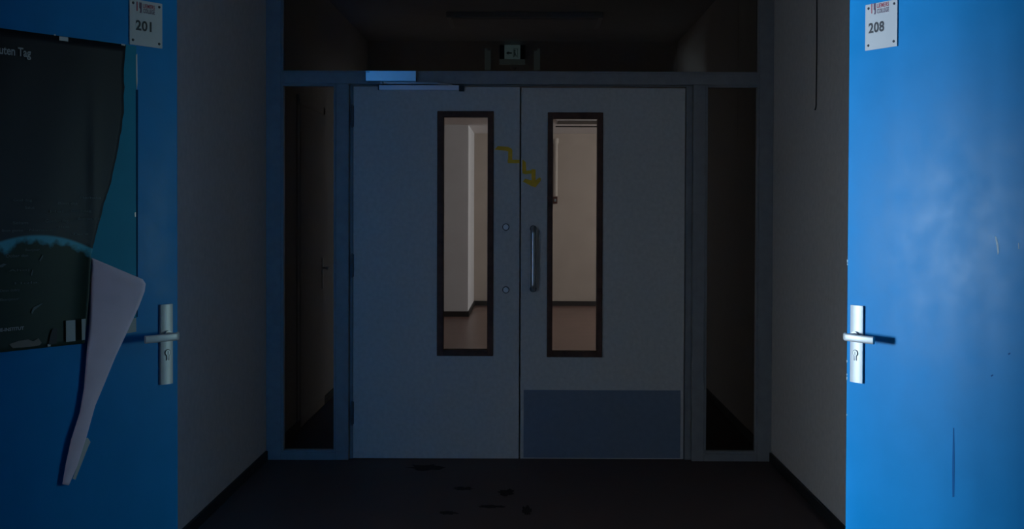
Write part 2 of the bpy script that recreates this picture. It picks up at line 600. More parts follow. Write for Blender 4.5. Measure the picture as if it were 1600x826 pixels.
# pull handle of the right leaf
x, za, zb = rx(833, 404), rz(833, 357), rz(833, 451)
pts = []
R = 0.028
off = 0.052
pts.append((x, 0.0, za))
for k in range(9):
    a = PI / 2 * k / 8
    pts.append((x, -off + R - R * math.sin(a), za - R + R * math.cos(a)) if False else (x, -(off - R) - R * math.sin(a), za - R + R * math.cos(a)))
for k in range(9):
    a = PI / 2 * k / 8
    pts.append((x, -(off - R) - R * math.cos(a), zb + R - R * math.sin(a)))
pts.append((x, 0.0, zb))
hd = MB().tube(pts, 0.0155, 18, up=(1, 0, 0)).build('pull_handle', M['steel'], L2, smooth=True)
m = MB()
for z in (za, zb):
    m.cyl((x, 0, z), (x, -0.004, z), 0.019, seg=28)
m.build('handle_rosette', M['black'], hd, smooth=True)

# kick plate
k0, k1, kz0, kz1 = rx(818, 660), rx(1063, 660), rz(900, 719), rz(900, 609)
kp = MB().box((k0, -0.003, kz0 if kz0 > 0.01 else 0.012), (k1, 0.0, kz1), 0.001).build('kick_plate', M['kick'], L2)
kp['label'] = 'blue grey kick plate'


# yellow stepped arrow of tape across both leaves
def tape(pts, fx, fz, parent, mat=M['tape'], name='arrow_tape', t=-0.0012):
    m = MB()
    for poly in pts:
        m.prism([(fx(a, b), 0.0, fz(a, b)) for a, b in poly], (0, t, 0))
    o = m.build(name, mat, parent)
    o['label'] = 'yellow tape arrow'
    return o


tape([[(772.5, 233.5), (778, 228), (794, 229.4), (799.3, 232), (800.6, 235), (800.3, 250), (794, 249.5), (794.2, 236.5), (790, 235.3)]], lx, lz, L1)
tape([[(793, 249.4), (811.6, 249.6), (812, 254.5), (806, 255), (793.5, 254.6)]], lx, lz, L1, M['tape_olive'], t=-0.0016)
tape([[(814.2, 249.8), (818, 250), (821.6, 253.5), (822.4, 266.2), (820, 269), (816.3, 268)],
      [(830.3, 264), (837, 264.6), (836.8, 281.4), (843, 277), (845.6, 278.6), (844.6, 283), (836.5, 292.6), (831, 291), (817, 283.5), (820.5, 279), (830.6, 281.5)]], rx, rz, L2)
tape([[(816.4, 267), (831, 265.6), (831, 271.2), (820.5, 272), (816.2, 270.5)]], rx, rz, L2, M['tape_olive'], t=-0.0016)

# ------------------------------------------------------------------ door closer on the left leaf
CYF = D - 0.10
c0, c1 = on_y(571.5, 118, CYF), on_y(649.5, 127, CYF)
czt, czb = on_y(610, 110.3, CYF).z, on_y(610, 126.6, CYF).z
dc = empty('door_closer', ((c0.x + c1.x) / 2, D - 0.035, czb))
tag(dc, 'silver box door closer on the frame above the left door leaf', 'door closer')
ox, oy, oz_ = dc.location
hc = czt - czb
MB().prism([(c0.x - ox, 0.0, 0), (c0.x - ox, CYF - oy + 0.008, 0), (c0.x - ox, CYF - oy + 0.006, 0.002), (c0.x - ox, CYF - oy, hc - 0.002), (c0.x - ox, CYF - oy + 0.002, hc), (c0.x - ox, 0.0, hc)], (c1.x - c0.x, 0, 0)).build('cover', M['alu_blue'], dc)
MB().box((c0.x - ox + 0.004, CYF - oy - 0.0006, czt - czb - 0.009), (c0.x - ox + 0.022, CYF - oy, czt - czb - 0.006)).build('logo', M['ink'], dc)
RYF = D - 0.040
r0, r1, r2 = on_y(592, 136, RYF), on_y(717, 136, RYF), on_y(725, 136, RYF)
rzt, rzb = on_y(655, 132.8, RYF).z, on_y(655, 140.2, RYF).z
MB().box((r0.x - ox, RYF - oy, rzb - czb), (r1.x - ox, LY - 0.001 - oy, rzt - czb), 0.002).build('slide_rail', M['rail'], dc)
m = MB()
m.box((r1.x - ox, RYF - oy + 0.003, rzb - czb - 0.006), (r2.x - ox, LY - 0.001 - oy, rzt - czb - 0.002), 0.002)
m.build('end_cap', M['black'], dc)
m = MB()
m.box((r0.x - ox - 0.006, RYF - oy + 0.003, rzb - czb), (r0.x - ox, LY - 0.001 - oy, rzt - czb), 0.001)
m.build('end_cap', M['black'], dc)
m = MB()
ax0 = on_y(600, 128, D - 0.06).x - ox
ax1 = on_y(706, 131, D - 0.05).x - ox
m.prism([(ax0 - 0.02, CYF - oy + 0.030, -0.012), (ax0 + 0.30, CYF - oy + 0.030, -0.012), (ax1, RYF - oy + 0.012, -0.020), (ax1, RYF - oy + 0.030, -0.020), (ax0 + 0.30, CYF - oy + 0.050, -0.012), (ax0 - 0.02, CYF - oy + 0.050, -0.012)], (0, 0, 0.010))
m.cyl((ax0, CYF - oy + 0.04, -0.012), (ax0, CYF - oy + 0.04, 0.002), 0.014)
m.build('arm', M['steel'], dc)

# ------------------------------------------------------------------ the open blue doors
DT = 0.040
DH = 2.115


def face_text(d, vf, u0, z0, off, mb):
    dr = -d.s
    place_text(mb, vf, lambda x, y: (u0 + dr * x, d.s * off, z0 + y))


def lever_prof():
    return [(0.0055 * math.copysign(abs(math.cos(a)) ** 0.6, math.cos(a)), 0.0115 * math.copysign(abs(math.sin(a)) ** 0.6, math.sin(a)))
            for a in [2 * PI * k / 20 for k in range(20)]]


def blue_door(d, plate_px, lever_py, label):
    s = d.s
    tag(d.o, label, 'door', kind='structure')
    lo, hi = sorted((0.0, -s * DT))
    MB().box((0, lo, 0.008), (d.w, hi, DH), 0.003).build('leaf', M['blue'], d.o)
    # hinges at the wall side
    for z in (0.25, 1.05, 1.88):
        m = MB()
        m.cyl((-0.006, s * 0.006, z - 0.045), (-0.006, s * 0.006, z + 0.045), 0.008, seg=16)
        m.box((0.0, min(0, s * 0.002), z - 0.045), (0.030, max(0, s * 0.002), z + 0.045))
        m.build('hinge', M['alu'], d.o, smooth=True)
    # long escutcheon with rounded front
    (a, t, b, q) = plate_px
    u0, zt = d.uz(a, t, 0.009)
    u1, zb = d.uz(b, q, 0.009)
    u0, u1 = min(u0, u1), max(u0, u1)
    t_ = bmesh.new()
    m = MB()
    n = 10
    prof = []
    W = u1 - u0
    for k in range(n + 1):
        f = k / n
        prof.append((u0 + W * f, s * (0.0065 + 0.0035 * (1 - (2 * f - 1) ** 2))))
    pl = [(u1, 0.0)] + prof[::-1] + [(u0, 0.0)]
    m.prism([(x, y, zb) for x, y in pl], (0, 0, zt - zb))
    pt_ = m.build('escutcheon', M['alu'], d.o)
    uc = (u0 + u1) / 2
    zl = d.uz((a + b) / 2, lever_py, 0.0)[1]
    # keyhole: euro cylinder
    zk = zl - 0.052
    m = MB()
    m.cyl((uc, s * 0.009, zk), (uc, s * 0.0118, zk), 0.0085, seg=24)
    m.box((uc - 0.0035, min(s * 0.009, s * 0.0113), zk - 0.020), (uc + 0.0035, max(s * 0.009, s * 0.0113), zk), 0.001)
    cy_ = m.build('lock_cylinder', M['alu'], pt_, smooth=True)
    ring = MB()
    for k in range(24):
        a0, a1 = 2 * PI * k / 24, 2 * PI * (k + 1) / 24
        if PI * 1.35 < a0 < PI * 1.65:
            continue
        q4 = [(uc + r * math.cos(a), s * 0.0105, zk + r * math.sin(a)) for r, a in ((0.0085, a0), (0.0105, a0), (0.0105, a1), (0.0085, a1))]
        ring.prism(q4, (0, s * 0.0006, 0))
    ring.box((uc - 0.0052, min(s * 0.0098, s * 0.0110), zk - 0.023), (uc - 0.0035, max(s * 0.0098, s * 0.0110), zk - 0.006))
    ring.box((uc + 0.0035, min(s * 0.0098, s * 0.0110), zk - 0.023), (uc + 0.0052, max(s * 0.0098, s * 0.0110), zk - 0.006))
    ring.box((uc - 0.001, min(s * 0.0118, s * 0.0122), zk - 0.006), (uc + 0.001, max(s * 0.0118, s * 0.0122), zk + 0.005))
    ring.build('keyhole', M['ink'], pt_)
    # lever: round neck, flat grip running to the hinge side
    m = MB()
    m.cyl((uc, s * 0.008, zl), (uc, s * 0.016, zl), 0.0145, seg=28)
    m.cyl((uc, s * 0.012, zl), (uc, s * 0.050, zl), 0.0095, seg=24)
    path = []
    for k in range(7):
        a_ = PI / 2 * k / 6
        path.append((uc + 0.010 - 0.022 * (1 - math.cos(a_)) * 0 - 0.012 * math.sin(a_) * 0 - 0.022 * (k / 6), s * (0.044 + 0.013 * math.sin(a_)), zl))
    for k in range(1, 12):
        f = k / 11
        path.append((uc - 0.012 - 0.100 * f, s * (0.057 - 0.010 * f * f), zl - 0.001 * f))
    m.sweep(path, lever_prof())
    m.build('lever', M['alu'], d.o, smooth=True)
    return uc, zl


blue_door(DL, (252.0, 476.0, 271.0, 598.5), 523.0, 'blue door leaf on the left with torn dark poster and room sign 201')
blue_door(DR, (1328.0, 476.0, 1346.3, 599.0), 524.0, 'bright blue door leaf on the right with room sign 208, no poster')


def strip(d, pts, off0, off1, name, mat, parent=None):
    """a thin shape lying on the face of a blue door, outline given where the photo shows it"""
    m = MB()
    m.prism([d.pt(a, b, off0) for a, b in pts], (0, d.s * (off1 - off0), 0))
    return m.build(name, mat, parent or d.o)


# marks on the right door
strip(DR, [(1489.2, 668), (1491, 668), (1491.8, 720), (1491.2, 776), (1488.3, 776), (1488, 735)], 0.0, 0.0004, 'scuff_mark', M['blue_dark'])
strip(DR, [(1554.5, 369), (1557, 370), (1560, 382), (1561, 394), (1559, 398), (1557.5, 386)], 0.0, 0.0004, 'scratch', M['scratch'])
strip(DR, [(1591, 380), (1592, 379), (1592.6, 389), (1591.5, 389)], 0.0, 0.0004, 'scratch', M['scratch'])
for a, b in ((1575, 552), (1548, 586)):
    strip(DR, [(a, b), (a + 3.2, b - 1.5), (a + 4, b + 0.5), (a + 1, b + 2.4)], 0.0, 0.0004, 'scuff_mark', M['blue_dark'])
# chips of paint on the free edge of the right door
for y_, h_ in ((405, 5), (411, 3), (562, 4), (583, 3), (588, 5), (646, 3)):
    strip(DR, [(1325.6 - y_ * 0.005, y_), (1327.2 - y_ * 0.005, y_ + 1), (1326.8 - y_ * 0.005, y_ + h_), (1325.6 - y_ * 0.005, y_ + h_)], 0.0, 0.0005, 'paint_chip', M['scratch'])
# left door: outline of the old poster sheet
strip(DL, [(141, 62), (213, 72), (213.6, 496), (132, 508)], 0.0, 0.0003, 'unfaded_patch', M['blue_patch'])
strip(DL, [(212.0, 140), (215.6, 140), (215.0, 495), (213.0, 495)], 0.0, 0.0006, 'dirt_line', M['dirt'])
strip(DL, [(212.2, 86), (214.2, 84), (214.8, 128), (213.6, 140), (212.6, 128)], 0.0, 0.0007, 'tape_residue', M['clear_tape'])
strip(DL, [(210.3, 332), (212, 331), (212.2, 338), (210.6, 339)], 0.0, 0.0007, 'tape_residue', M['clear_tape'])


# ------------------------------------------------------------------ room signs
def room_sign(d, quad, number, num_px, logo_px, screws, label):
    """quad: top-left, top-right, bottom-right, bottom-left pixels"""
    s = d.s
    P = [d.uz(a, b, 0.003) for a, b in quad]
    uL = (P[0][0] + P[3][0]) / 2
    uR = (P[1][0] + P[2][0]) / 2
    zt = (P[0][1] + P[1][1]) / 2
    zb = (P[2][1] + P[3][1]) / 2
    base = d.o.matrix_basis @ Vector(((uL + uR) / 2, s * 0.0003, zb))
    e = empty('room_sign', base, d.o.rotation_euler.z)
    tag(e, label, 'sign', 'room number signs')
    u0 = (uL + uR) / 2
    lo, hi = sorted((uL - u0, uR - u0))
    MB().box((lo, min(0, s * 0.003), 0), (hi, max(0, s * 0.003), zt - zb), 0.0008).build('plate', M['sign'], e)
    dr = -s

    def lines(body, p0, p1, hgt_px, bold, name, mat):
        ua, za = d.uz(*p0, 0.003)
        ub, _ = d.uz(*p1, 0.003)
        h = abs(d.uz(p0[0], p0[1] - hgt_px, 0.003)[1] - za)
        vf = text_mesh(body, h, bold, 1.0, 1.08)
        xs = [v[0] for v in vf[0]]
        w = max(xs) - min(xs)
        k = abs(ub - ua) / w
        vs = [((x - min(xs)) * k, y) for x, y in vf[0]]
        m = MB()
        place_text(m, (vs, vf[1]), lambda x, y: (ua - u0 + dr * x, s * 0.0036, za - zb + y))
        m.build(name, mat, e)

    lines(number, *num_px, 0.03, 'printed_number', M['ink'])
    (l1, l2) = logo_px
    lines('LIEMERS', *l1, 0.02, 'printed_name', M['red_ink'])
    lines('COLLEGE', *l2, 0.02, 'printed_name', M['violet_ink'])
    # the mark left of the name: a bar and a hooked bar
    za = d.uz(*l2[0], 0.003)[1]
    zh = d.uz(l1[0][0], l1[0][1] - l1[2], 0.003)[1]
    H = zh - za
    ua = d.uz(*l2[0], 0.003)[0] - u0
    m = MB()
    yy0, yy1 = sorted((s * 0.003, s * 0.0036))

    def bx(x0, x1, z0, z1, m):
        a, b = sorted((ua - dr * x0, ua - dr * x1))
        m.box((a, yy0, z0 - zb), (b, yy1, z1 - zb))
    bx(0.0235, 0.0200, za + H * 0.10, zh + H * 0.10, m)
    m.build('printed_mark', M['red_ink'], e)
    m = MB()
    bx(0.0140, 0.0110, za + H * 0.45, zh + H * 0.08, m)
    bx(0.0100, 0.0055, za + H * 0.05, zh + H * 0.08, m)
    bx(0.0115, 0.0055, za + H * 0.38, za + H * 0.55, m)
    bx(0.0120, 0.0062, za - H * 0.05, za + H * 0.08, m)
    m.build('printed_mark', M['violet_ink'], e)
    for a, b in screws:
        u, z = d.uz(a, b, 0.003)
        MB().cyl((u - u0, s * 0.003, z - zb), (u - u0, s * 0.0052, z - zb), 0.0042, 0.0030, seg=18).build('screw', M['screw'], e, smooth=True)
    return e


room_sign(DL, [(202.5, 0), (253.7, 3.5), (253.5, 76.3), (202.7, 68.8)], '201', ((211.8, 46.0), (236.6, 49.2), 15.5),
          [((223.4, 12.0), (241.6, 14.2), 6.4), ((223.6, 20.0), (241.8, 22.4), 7)],
          [(208, 4.3), (248.8, 11.2), (207.7, 62.2), (248.7, 68.8)],
          'white plastic room sign reading 201 at the top of the left door')
room_sign(DR, [(1352.6, 7.7), (1402.3, -1.5), (1401.8, 71.8), (1351.4, 79.7)], '208', ((1357.4, 51.8), (1381.6, 48.6), 15.6),
          [((1370.5, 12.4), (1389.0, 9.6), 6.6), ((1370.6, 21.0), (1389.0, 18.4), 7)],
          [(1357.2, 13.4), (1397.2, 5.4), (1356.8, 71.2), (1396.4, 64.4)],
          'white plastic room sign reading 208 at the top of the right door')


# ------------------------------------------------------------------ torn poster on the left door
def poster_material():
    m = bpy.data.materials.new('night_sky_globe_print')
    m.use_nodes = True
    nt = m.node_tree
    b = nt.nodes['Principled BSDF']
    b.inputs['Roughness'].default_value = 0.5
    b.inputs['Specular IOR Level'].default_value = 0.2
    tc = nt.nodes.new('ShaderNodeTexCoord')
    sp = nt.nodes.new('ShaderNodeSeparateXYZ')
    nt.links.new(tc.outputs['Object'], sp.inputs['Vector'])
    return m, nt, b, sp


base_u, base_z = DL.uz(70, 541)
po = empty('poster', DL.o.matrix_basis @ Vector((base_u, -0.0012, base_z)), DL.o.rotation_euler.z)
tag(po, 'torn dark poster with a globe taped to the left blue door, its corner hanging loose', 'poster')


def pp(px, py, off=0.002):
    u, z = DL.uz(px, py, off)
    return Vector((u - base_u, -off + 0.0012, z - base_z))


pm, nt, bs, sp = poster_material()
gc = pp(58, 588)
gr = (pp(58, 368) - gc).length


def math_node(op, a=None, b=None, va=None, vb=None, clamp=False):
    n = nt.nodes.new('ShaderNodeMath')
    n.operation = op
    n.use_clamp = clamp
    if a is not None:
        nt.links.new(a, n.inputs[0])
    if va is not None:
        n.inputs[0].default_value = va
    if b is not None:
        nt.links.new(b, n.inputs[1])
    if vb is not None:
        n.inputs[1].default_value = vb
    return n.outputs[0]


dx = math_node('SUBTRACT', sp.outputs['X'], vb=gc.x)
dz = math_node('SUBTRACT', sp.outputs['Z'], vb=gc.z)
d2 = math_node('ADD', math_node('MULTIPLY', dx, dx), math_node('MULTIPLY', dz, dz))
dist = math_node('SQRT', d2)
tcn = [n for n in nt.nodes if n.type == 'TEX_COORD'][0]
nz = nt.nodes.new('ShaderNodeTexNoise')
nz.inputs['Scale'].default_value = 22
nz.inputs['Detail'].default_value = 6
nt.links.new(tcn.outputs['Object'], nz.inputs['Vector'])
wob = math_node('MULTIPLY', math_node('SUBTRACT', nz.outputs['Fac'], vb=0.5), vb=0.10)
# band just inside the rim: depth = R - dist
dep = math_node('SUBTRACT', va=gr, b=dist)
depw = math_node('ADD', dep, wob)
band_out = math_node('MULTIPLY', math_node('ADD', dep, vb=0.004), vb=160.0, clamp=True)
band_in = math_node('MULTIPLY', math_node('SUBTRACT', va=0.026, b=depw), vb=55.0, clamp=True)
band = math_node('MULTIPLY', band_out, band_in)
inside = math_node('MULTIPLY', dep, vb=60.0, clamp=True)


def mixc(fac, ca, cb):
    n = nt.nodes.new('ShaderNodeMix')
    n.data_type = 'RGBA'
    nt.links.new(fac, n.inputs['Factor'])
    for sock, c in (('A', ca), ('B', cb)):
        if isinstance(c, tuple):
            n.inputs[sock].default_value = (*c, 1)
        else:
            nt.links.new(c, n.inputs[sock])
    return n.outputs['Result']


nz2 = nt.nodes.new('ShaderNodeTexNoise')
nz2.inputs['Scale'].default_value = 9
nz2.inputs['Detail'].default_value = 4
nt.links.new(tcn.outputs['Object'], nz2.inputs['Vector'])
earth = mixc(nz2.outputs['Fac'], (0.020, 0.040, 0.040), (0.045, 0.075, 0.055))
# printed night sky: black at the top, slate towards the globe (this is the artwork)
zg = nt.nodes.new('ShaderNodeMapRange')
zg.inputs['From Min'].default_value = pp(100, 360).z
zg.inputs['From Max'].default_value = pp(100, 90).z
nt.links.new(sp.outputs['Z'], zg.inputs['Value'])
sky = mixc(zg.outputs['Result'], (0.060, 0.072, 0.085), (0.012, 0.014, 0.022))
c1_ = mixc(inside, sky, earth)
c2_ = mixc(band, c1_, (0.10, 0.48, 0.66))
nt.links.new(c2_, bs.inputs['Base Color'])

# the sheet: rows from the top edge to the bottom edge, columns to the torn edge, slightly buckled
torn = [(196.8, 70), (193.5, 108), (194.2, 136), (193.2, 176), (189.5, 205), (184.7, 230.5), (180, 255), (174.6, 280), (169, 298), (163, 317), (157.5, 338), (152.5, 358), (147, 378),
        (142.6, 397), (141.6, 415), (140.4, 440), (139.0, 465), (136.6, 490), (134.6, 512), (132.5, 536.2)]
NX = 44


def left_edge(f):      # the sheet runs on past the picture's edge
    return -62.0


m = MB()
rows = []
import itertools
jag = random.Random(9)
for i, (tx, ty) in enumerate(torn):
    # subdivide each step of the torn edge
    nxt = torn[min(i + 1, len(torn) - 1)]
    steps = 3 if i < len(torn) - 1 else 1
    for k in range(steps):
        f = k / steps
        rows.append((tx + (nxt[0] - tx) * f + (jag.uniform(-0.7, 0.7) if 0 < i < 13 else 0), ty + (nxt[1] - ty) * f))
grid = []
for (ex, ey) in rows:
    r = []
    # lines of the sheet converge with the door: slope changes with height
    slope = (ey - 325.0) / (ex - 2110.0)
    for j in range(NX + 1):
        px = -62 + (ex + 62) * j / NX
        py = ey + slope * (px - ex)
        off = 0.0022
        off += 0.005 * math.exp(-((px - 147) / 7.0) ** 2) * max(0.0, 1 - abs(ey - 260) / 150.0)
        off += 0.0022 * (0.5 + 0.5 * math.sin(px * 0.05 + ey * 0.013))
        if ey > 390:
            off += 0.012 * max(0.0, (px - ex + 26) / 26) ** 2
        r.append(m.bm.verts.new(pp(px, py, off)))
    grid.append(r)
for r0_, r1_ in zip(grid, grid[1:]):
    for j in range(NX):
        m.bm.faces.new((r0_[j], r0_[j + 1], r1_[j + 1], r1_[j]))
sheet = m.build('sheet', pm, po, smooth=True)
sm = sheet.modifiers.new('thickness', 'SOLIDIFY')
sm.thickness = 0.0004
sm.offset = 0

# loose torn strip showing the white back of the paper

def lerp_list(L, t):
    x = t * (len(L) - 1)
    i = min(int(x), len(L) - 2)
    f = x - i
    if isinstance(L[0], tuple):
        return tuple(a + (b - a) * f for a, b in zip(L[i], L[i + 1]))
    return L[i] + (L[i + 1] - L[i]) * f


# finer list of the right edge near the rounded shoulder
rgt2 = [(143.8, 402.8), (174, 415.5), (204.7, 428.4), (223, 436), (227.7, 443), (226, 455), (216.8, 479), (200, 515.6), (180.5, 557), (162.6, 600.6), (148.6, 633.7), (136, 679.4), (120.6, 727.7), (107.4, 758)]
lft2 = [(143.0, 402.6), (142.7, 406), (142.2, 416), (141.6, 428), (141.2, 440), (140.8, 455), (140.2, 480), (138.2, 520), (134.8, 560), (131.2, 606), (124.6, 644), (110.8, 687), (103.0, 722.6), (97.3, 756)]
oR2 = [0.010, 0.026, 0.038, 0.045, 0.046, 0.042, 0.030, 0.016, 0.009, 0.008, 0.009, 0.010, 0.010, 0.010]
oL2 = [0.010, 0.011, 0.012, 0.013, 0.014, 0.014, 0.014, 0.012, 0.011, 0.011, 0.011, 0.012, 0.011, 0.010]
m = MB()
grid = []
NR, NC = 78, 12
for i in range(NR + 1):
    t = i / NR
    a, b = lerp_list(lft2, t), lerp_list(rgt2, t)
    oa, ob = lerp_list(oL2, t), lerp_list(oR2, t)
    row = []
    for j in range(NC + 1):
        f = j / NC
        off = oa + (ob - oa) * f + 0.008 * math.sin(PI * f) * min(1, t * 4) * (1 - 0.5 * t)
        row.append(m.bm.verts.new(pp(a[0] + (b[0] - a[0]) * f, a[1] + (b[1] - a[1]) * f, off)))
    grid.append(row)
for r0_, r1_ in zip(grid, grid[1:]):
    for j in range(NC):
        m.bm.faces.new((r0_[j], r0_[j + 1], r1_[j + 1], r1_[j]))
fl = m.build('torn_strip', M['paper_back'], po, smooth=True)
fl['label'] = 'torn strip hanging down, pale back of the paper'
sm = fl.modifiers.new('thickness', 'SOLIDIFY')
sm.thickness = 0.0005
sm.offset = 0
# curled sliver at its foot
m = MB()
m.prism([pp(132, 684.5, 0.008), pp(137, 683.5, 0.006), pp(141.4, 690, 0.005), pp(138, 697, 0.005), pp(117.5, 749, 0.006), pp(113.5, 747.5, 0.008), pp(125, 714, 0.008)], (0, -0.0006, 0))
m.build('curled_sliver', M['clear_tape'], po)
# scrap of the sheet still stuck right of the strip
m = MB()
m.prism([pp(199, 498.5, 0.0016), pp(212.6, 496.2, 0.0016), pp(212.8, 518.0, 0.0016), pp(197.5, 520.5, 0.0016)], (0, -0.0006, 0))
m.build('stuck_scrap', M['print_white'], po)


# prints on the sheet
def on_sheet(polys, name, mat, off=0.0062):
    m = MB()
    for poly in polys:
        m.prism([pp(a, b, off) for a, b in poly], (0, -0.0003, 0))
    return m.build(name, mat, po)


on_sheet([[(103.0, 500.8), (117.6, 499.6), (117.9, 532.4), (103.2, 534.0)]], 'white_bar', M['print_white'], 0.0075)
on_sheet([[(127.4, 498.4), (133.8, 497.8), (132.8, 530.4), (128.0, 531.2)]], 'white_bar', M['print_white'], 0.0165)


def print_text(body, x0, y0, x1, hpx, mat, name, bold=0.0, off=0.0066):
    u0, z0 = DL.uz(x0, y0, off)
    y1 = y0 + (y0 - 325.0) / (x0 - 2110.0) * (x1 - x0)
    u1, _ = DL.uz(x1, y1, off)
    h = DL.uz(x0, y0 - hpx, off)[1] - z0
    vs, fs = text_mesh(body, h, bold)
    w0 = min(v[0] for v in vs)
    w1 = max(v[0] for v in vs)
    k = (u1 - u0) / (w1 - w0)
    m = MB()
    place_text(m, (vs, fs), lambda x, y: (u0 - base_u + (x - w0) * k, -off + 0.0012, z0 - base_z + y))
    return m.build(name, mat, po)


print_text('Guten Tag', -12, 82.3, 48.5, 14, M['print_white'], 'printed_title', 0.022)
print_text('GOETHE-INSTITUT', -24, 520, 37.5, 5.2, M['print_white'], 'printed_line', 0.03)
small = [('Dobar dan', 10, 402, 44, 5), ('Goeden dag', 71, 347, 107, 5), ('Selam', 20, 350, 44, 4.5), ('Buon giorno', 3, 362, 36, 4.5), ('Namaste', 46, 361, 82, 4.0),
         ('God dag', 21, 314, 50, 4.0), ('Salut', 39, 326, 54, 4.0), ('Bom dia', 91, 319, 121, 3.8), ('Hei', 78, 332, 99, 4.0), ('Goddag', 111, 331, 143, 3.6),
         ('Hallo', 92, 356, 108, 3.6), ('Bonjour', 40, 392, 62, 3.6), ('Ahoj', 14, 424, 46, 3.6), ('Dzien dobry', 0, 456, 31, 4.2), ('Bonjour', 0, 470, 30, 4.0), ('Hola', 23, 444, 59, 3.6),
         ('Buenos dias', 122, 343, 158, 3.8), ('Tere', 112, 367, 138, 3.4), ('Merhaba', 125, 310, 158, 3.2)]
for w, x0, y0, x1, hh in small:
    print_text(w, x0, y0, x1, hh, M['print_grey'], 'printed_greeting')
# pale streaks on the globe and the cloud at its foot
for poly in ([(61, 407), (66, 398), (67.6, 399), (63, 408.6)], [(48, 428), (51, 420), (52, 422), (49.8, 431)], [(48.5, 487), (52, 480), (60, 476), (68, 472.6), (61, 478.6), (54, 484), (50, 490)],
          [(0, 414), (6, 411.5), (10, 413), (4, 417), (0, 417.5)]):
    on_sheet([poly], 'printed_streak', M['print_grey'])
on_sheet([[(14, 537.6), (30, 532), (44, 530), (52, 533), (60, 528), (65, 535), (62, 539), (48, 541.5), (20, 543.5)]], 'printed_cloud', M['print_cloud'])
on_sheet([[(76, 538), (79, 522), (82, 514), (89, 513), (90, 520), (88.5, 536.6)]], 'printed_figure', M['ink'])
# bits of clear tape along the edges
for quad in ([(92.5, 56.6), (106.5, 58.4), (106.5, 64.8), (92.5, 63)], [(84.4, 53.2), (87, 53.6), (87, 56), (84.4, 55.6)],
             [(189.5, 68.2), (195.5, 69), (195.4, 71.6), (189.4, 70.6)], [(74.5, 537.4), (79, 536.8), (79, 540.6), (74.5, 541.2)]):
    m = MB()
    m.prism([pp(a, b, 0.0050) for a, b in quad], (0, -0.0004, 0))
    m.build('tape_piece', M['clear_tape'], po)

# ------------------------------------------------------------------ cord on the right wall
cp = on_x(1275, 171, WR - 0.006)
co = empty('hanging_cord', (WR, cp.y, cp.z))
tag(co, 'thin dark cord hanging down the right corridor wall near the blue door', 'cord')
m = MB()
m.tube([(-0.006, 0.0, ZC - cp.z - 0.003), (-0.006, 0.001, 0.6), (-0.005, -0.001, 0.3), (-0.006, 0, 0.02), (-0.008, 0.001, 0.004), (-0.008, 0.008, 0.0), (-0.007, 0.018, 0.003)], 0.0030, 8, up=(0, 1, 0))
m.build('cord', M['black'], co, smooth=True)
MB().box((-0.010, -0.007, ZC - cp.z - 0.06), (0.0, 0.007, ZC - cp.z - 0.045), 0.001).build('clip', M['black'], co)

# ------------------------------------------------------------------ floor stains in front of the doors
def blob(px, py, rx_, ry_, seed):
    r = random.Random(seed)
    c = on_z(px, py, 0)
    m = MB()
    pts = []
    n = 22
    for k in range(n):
        a = 2 * PI * k / n
        f = 0.55 + 0.55 * r.random()
        pts.append(on_z(px + rx_ * f * math.cos(a), py + ry_ * f * math.sin(a), 0) + Vector((0, 0, 0.0002)) - c)
    m.prism(pts, (0, 0, 0.0004))
    return m.build('floor_stain', M['stain'], None, loc=c)


stn = [(665, 730, 30, 5, 'largest black stain on the floor before the left door leaf'), (790, 769, 15, 6, 'round black stain on the floor left of the door gap'),
       (725, 763, 18, 3, 'thin black smear on the floor below the left leaf'), (765, 791, 24, 3, 'long flat black smear on the floor in the middle'),
       (823, 797, 8, 8, 'small black blot on the floor below the door gap'), (700, 801, 18, 3, 'faint black smear on the floor nearest the left wall')]
for i, (a, b, c_, d_, lab) in enumerate(stn):
    tag(blob(a, b, c_, d_, 20 + i), lab, 'stain', 'black stains on the brown floor')

# ------------------------------------------------------------------ lobby beyond the glass
# emergency sign at the end wall above the opening
YS = YE - 0.06
sc = on_y(800.5, 84, YS)
ex = empty('exit_sign', (sc.x, YE, sc.z))
tag(ex, 'pale teal emergency exit sign box seen through the transom window', 'sign')
w_, h_ = 0.118, 0.082
MB().box((-w_, -0.055, -h_ - 0.012), (w_, 0.0, -h_ + 0.035), 0.003).build('lower_edge', M['sign_trim_glow'], ex)
MB().box((-w_, -0.055, -h_ + 0.035), (-w_ + 0.045, 0.0, h_), 0.003).build('side_panel', M['black'], ex)
MB().box((w_ - 0.045, -0.055, -h_ + 0.035), (w_, 0.0, h_), 0.003).build('side_panel', M['black'], ex)
MB().box((-w_ + 0.045, -0.050, -h_ + 0.035), (w_ - 0.045, -0.004, h_), 0.002).build('face', M['sign_face'], ex)
m = MB()
m.box((0.008, -0.0512, -0.030), (0.012, -0.050, 0.050))
m.box((0.046, -0.0512, -0.030), (0.050, -0.050, 0.050))
m.box((0.012, -0.0512, 0.046), (0.046, -0.050, 0.050))
m.cyl((0.022, -0.0512, 0.030), (0.022, -0.050, 0.030), 0.008, seg=16)
m.prism([(0.026, -0.050, 0.020), (0.016, -0.050, 0.018), (0.018, -0.050, -0.004), (0.012, -0.050, -0.026), (0.018, -0.050, -0.026), (0.026, -0.050, -0.006), (0.034, -0.050, -0.024), (0.040, -0.050, -0.022), (0.030, -0.050, 0.000)], (0, -0.0012, 0))
m.prism([(-0.004, -0.050, 0.014), (-0.034, -0.050, 0.014), (-0.034, -0.050, 0.026), (-0.058, -0.050, 0.008), (-0.034, -0.050, -0.010), (-0.034, -0.050, 0.002), (-0.004, -0.050, 0.002)], (0, -0.0012, 0))
m.build('pictogram', M['sign_dark'], ex)
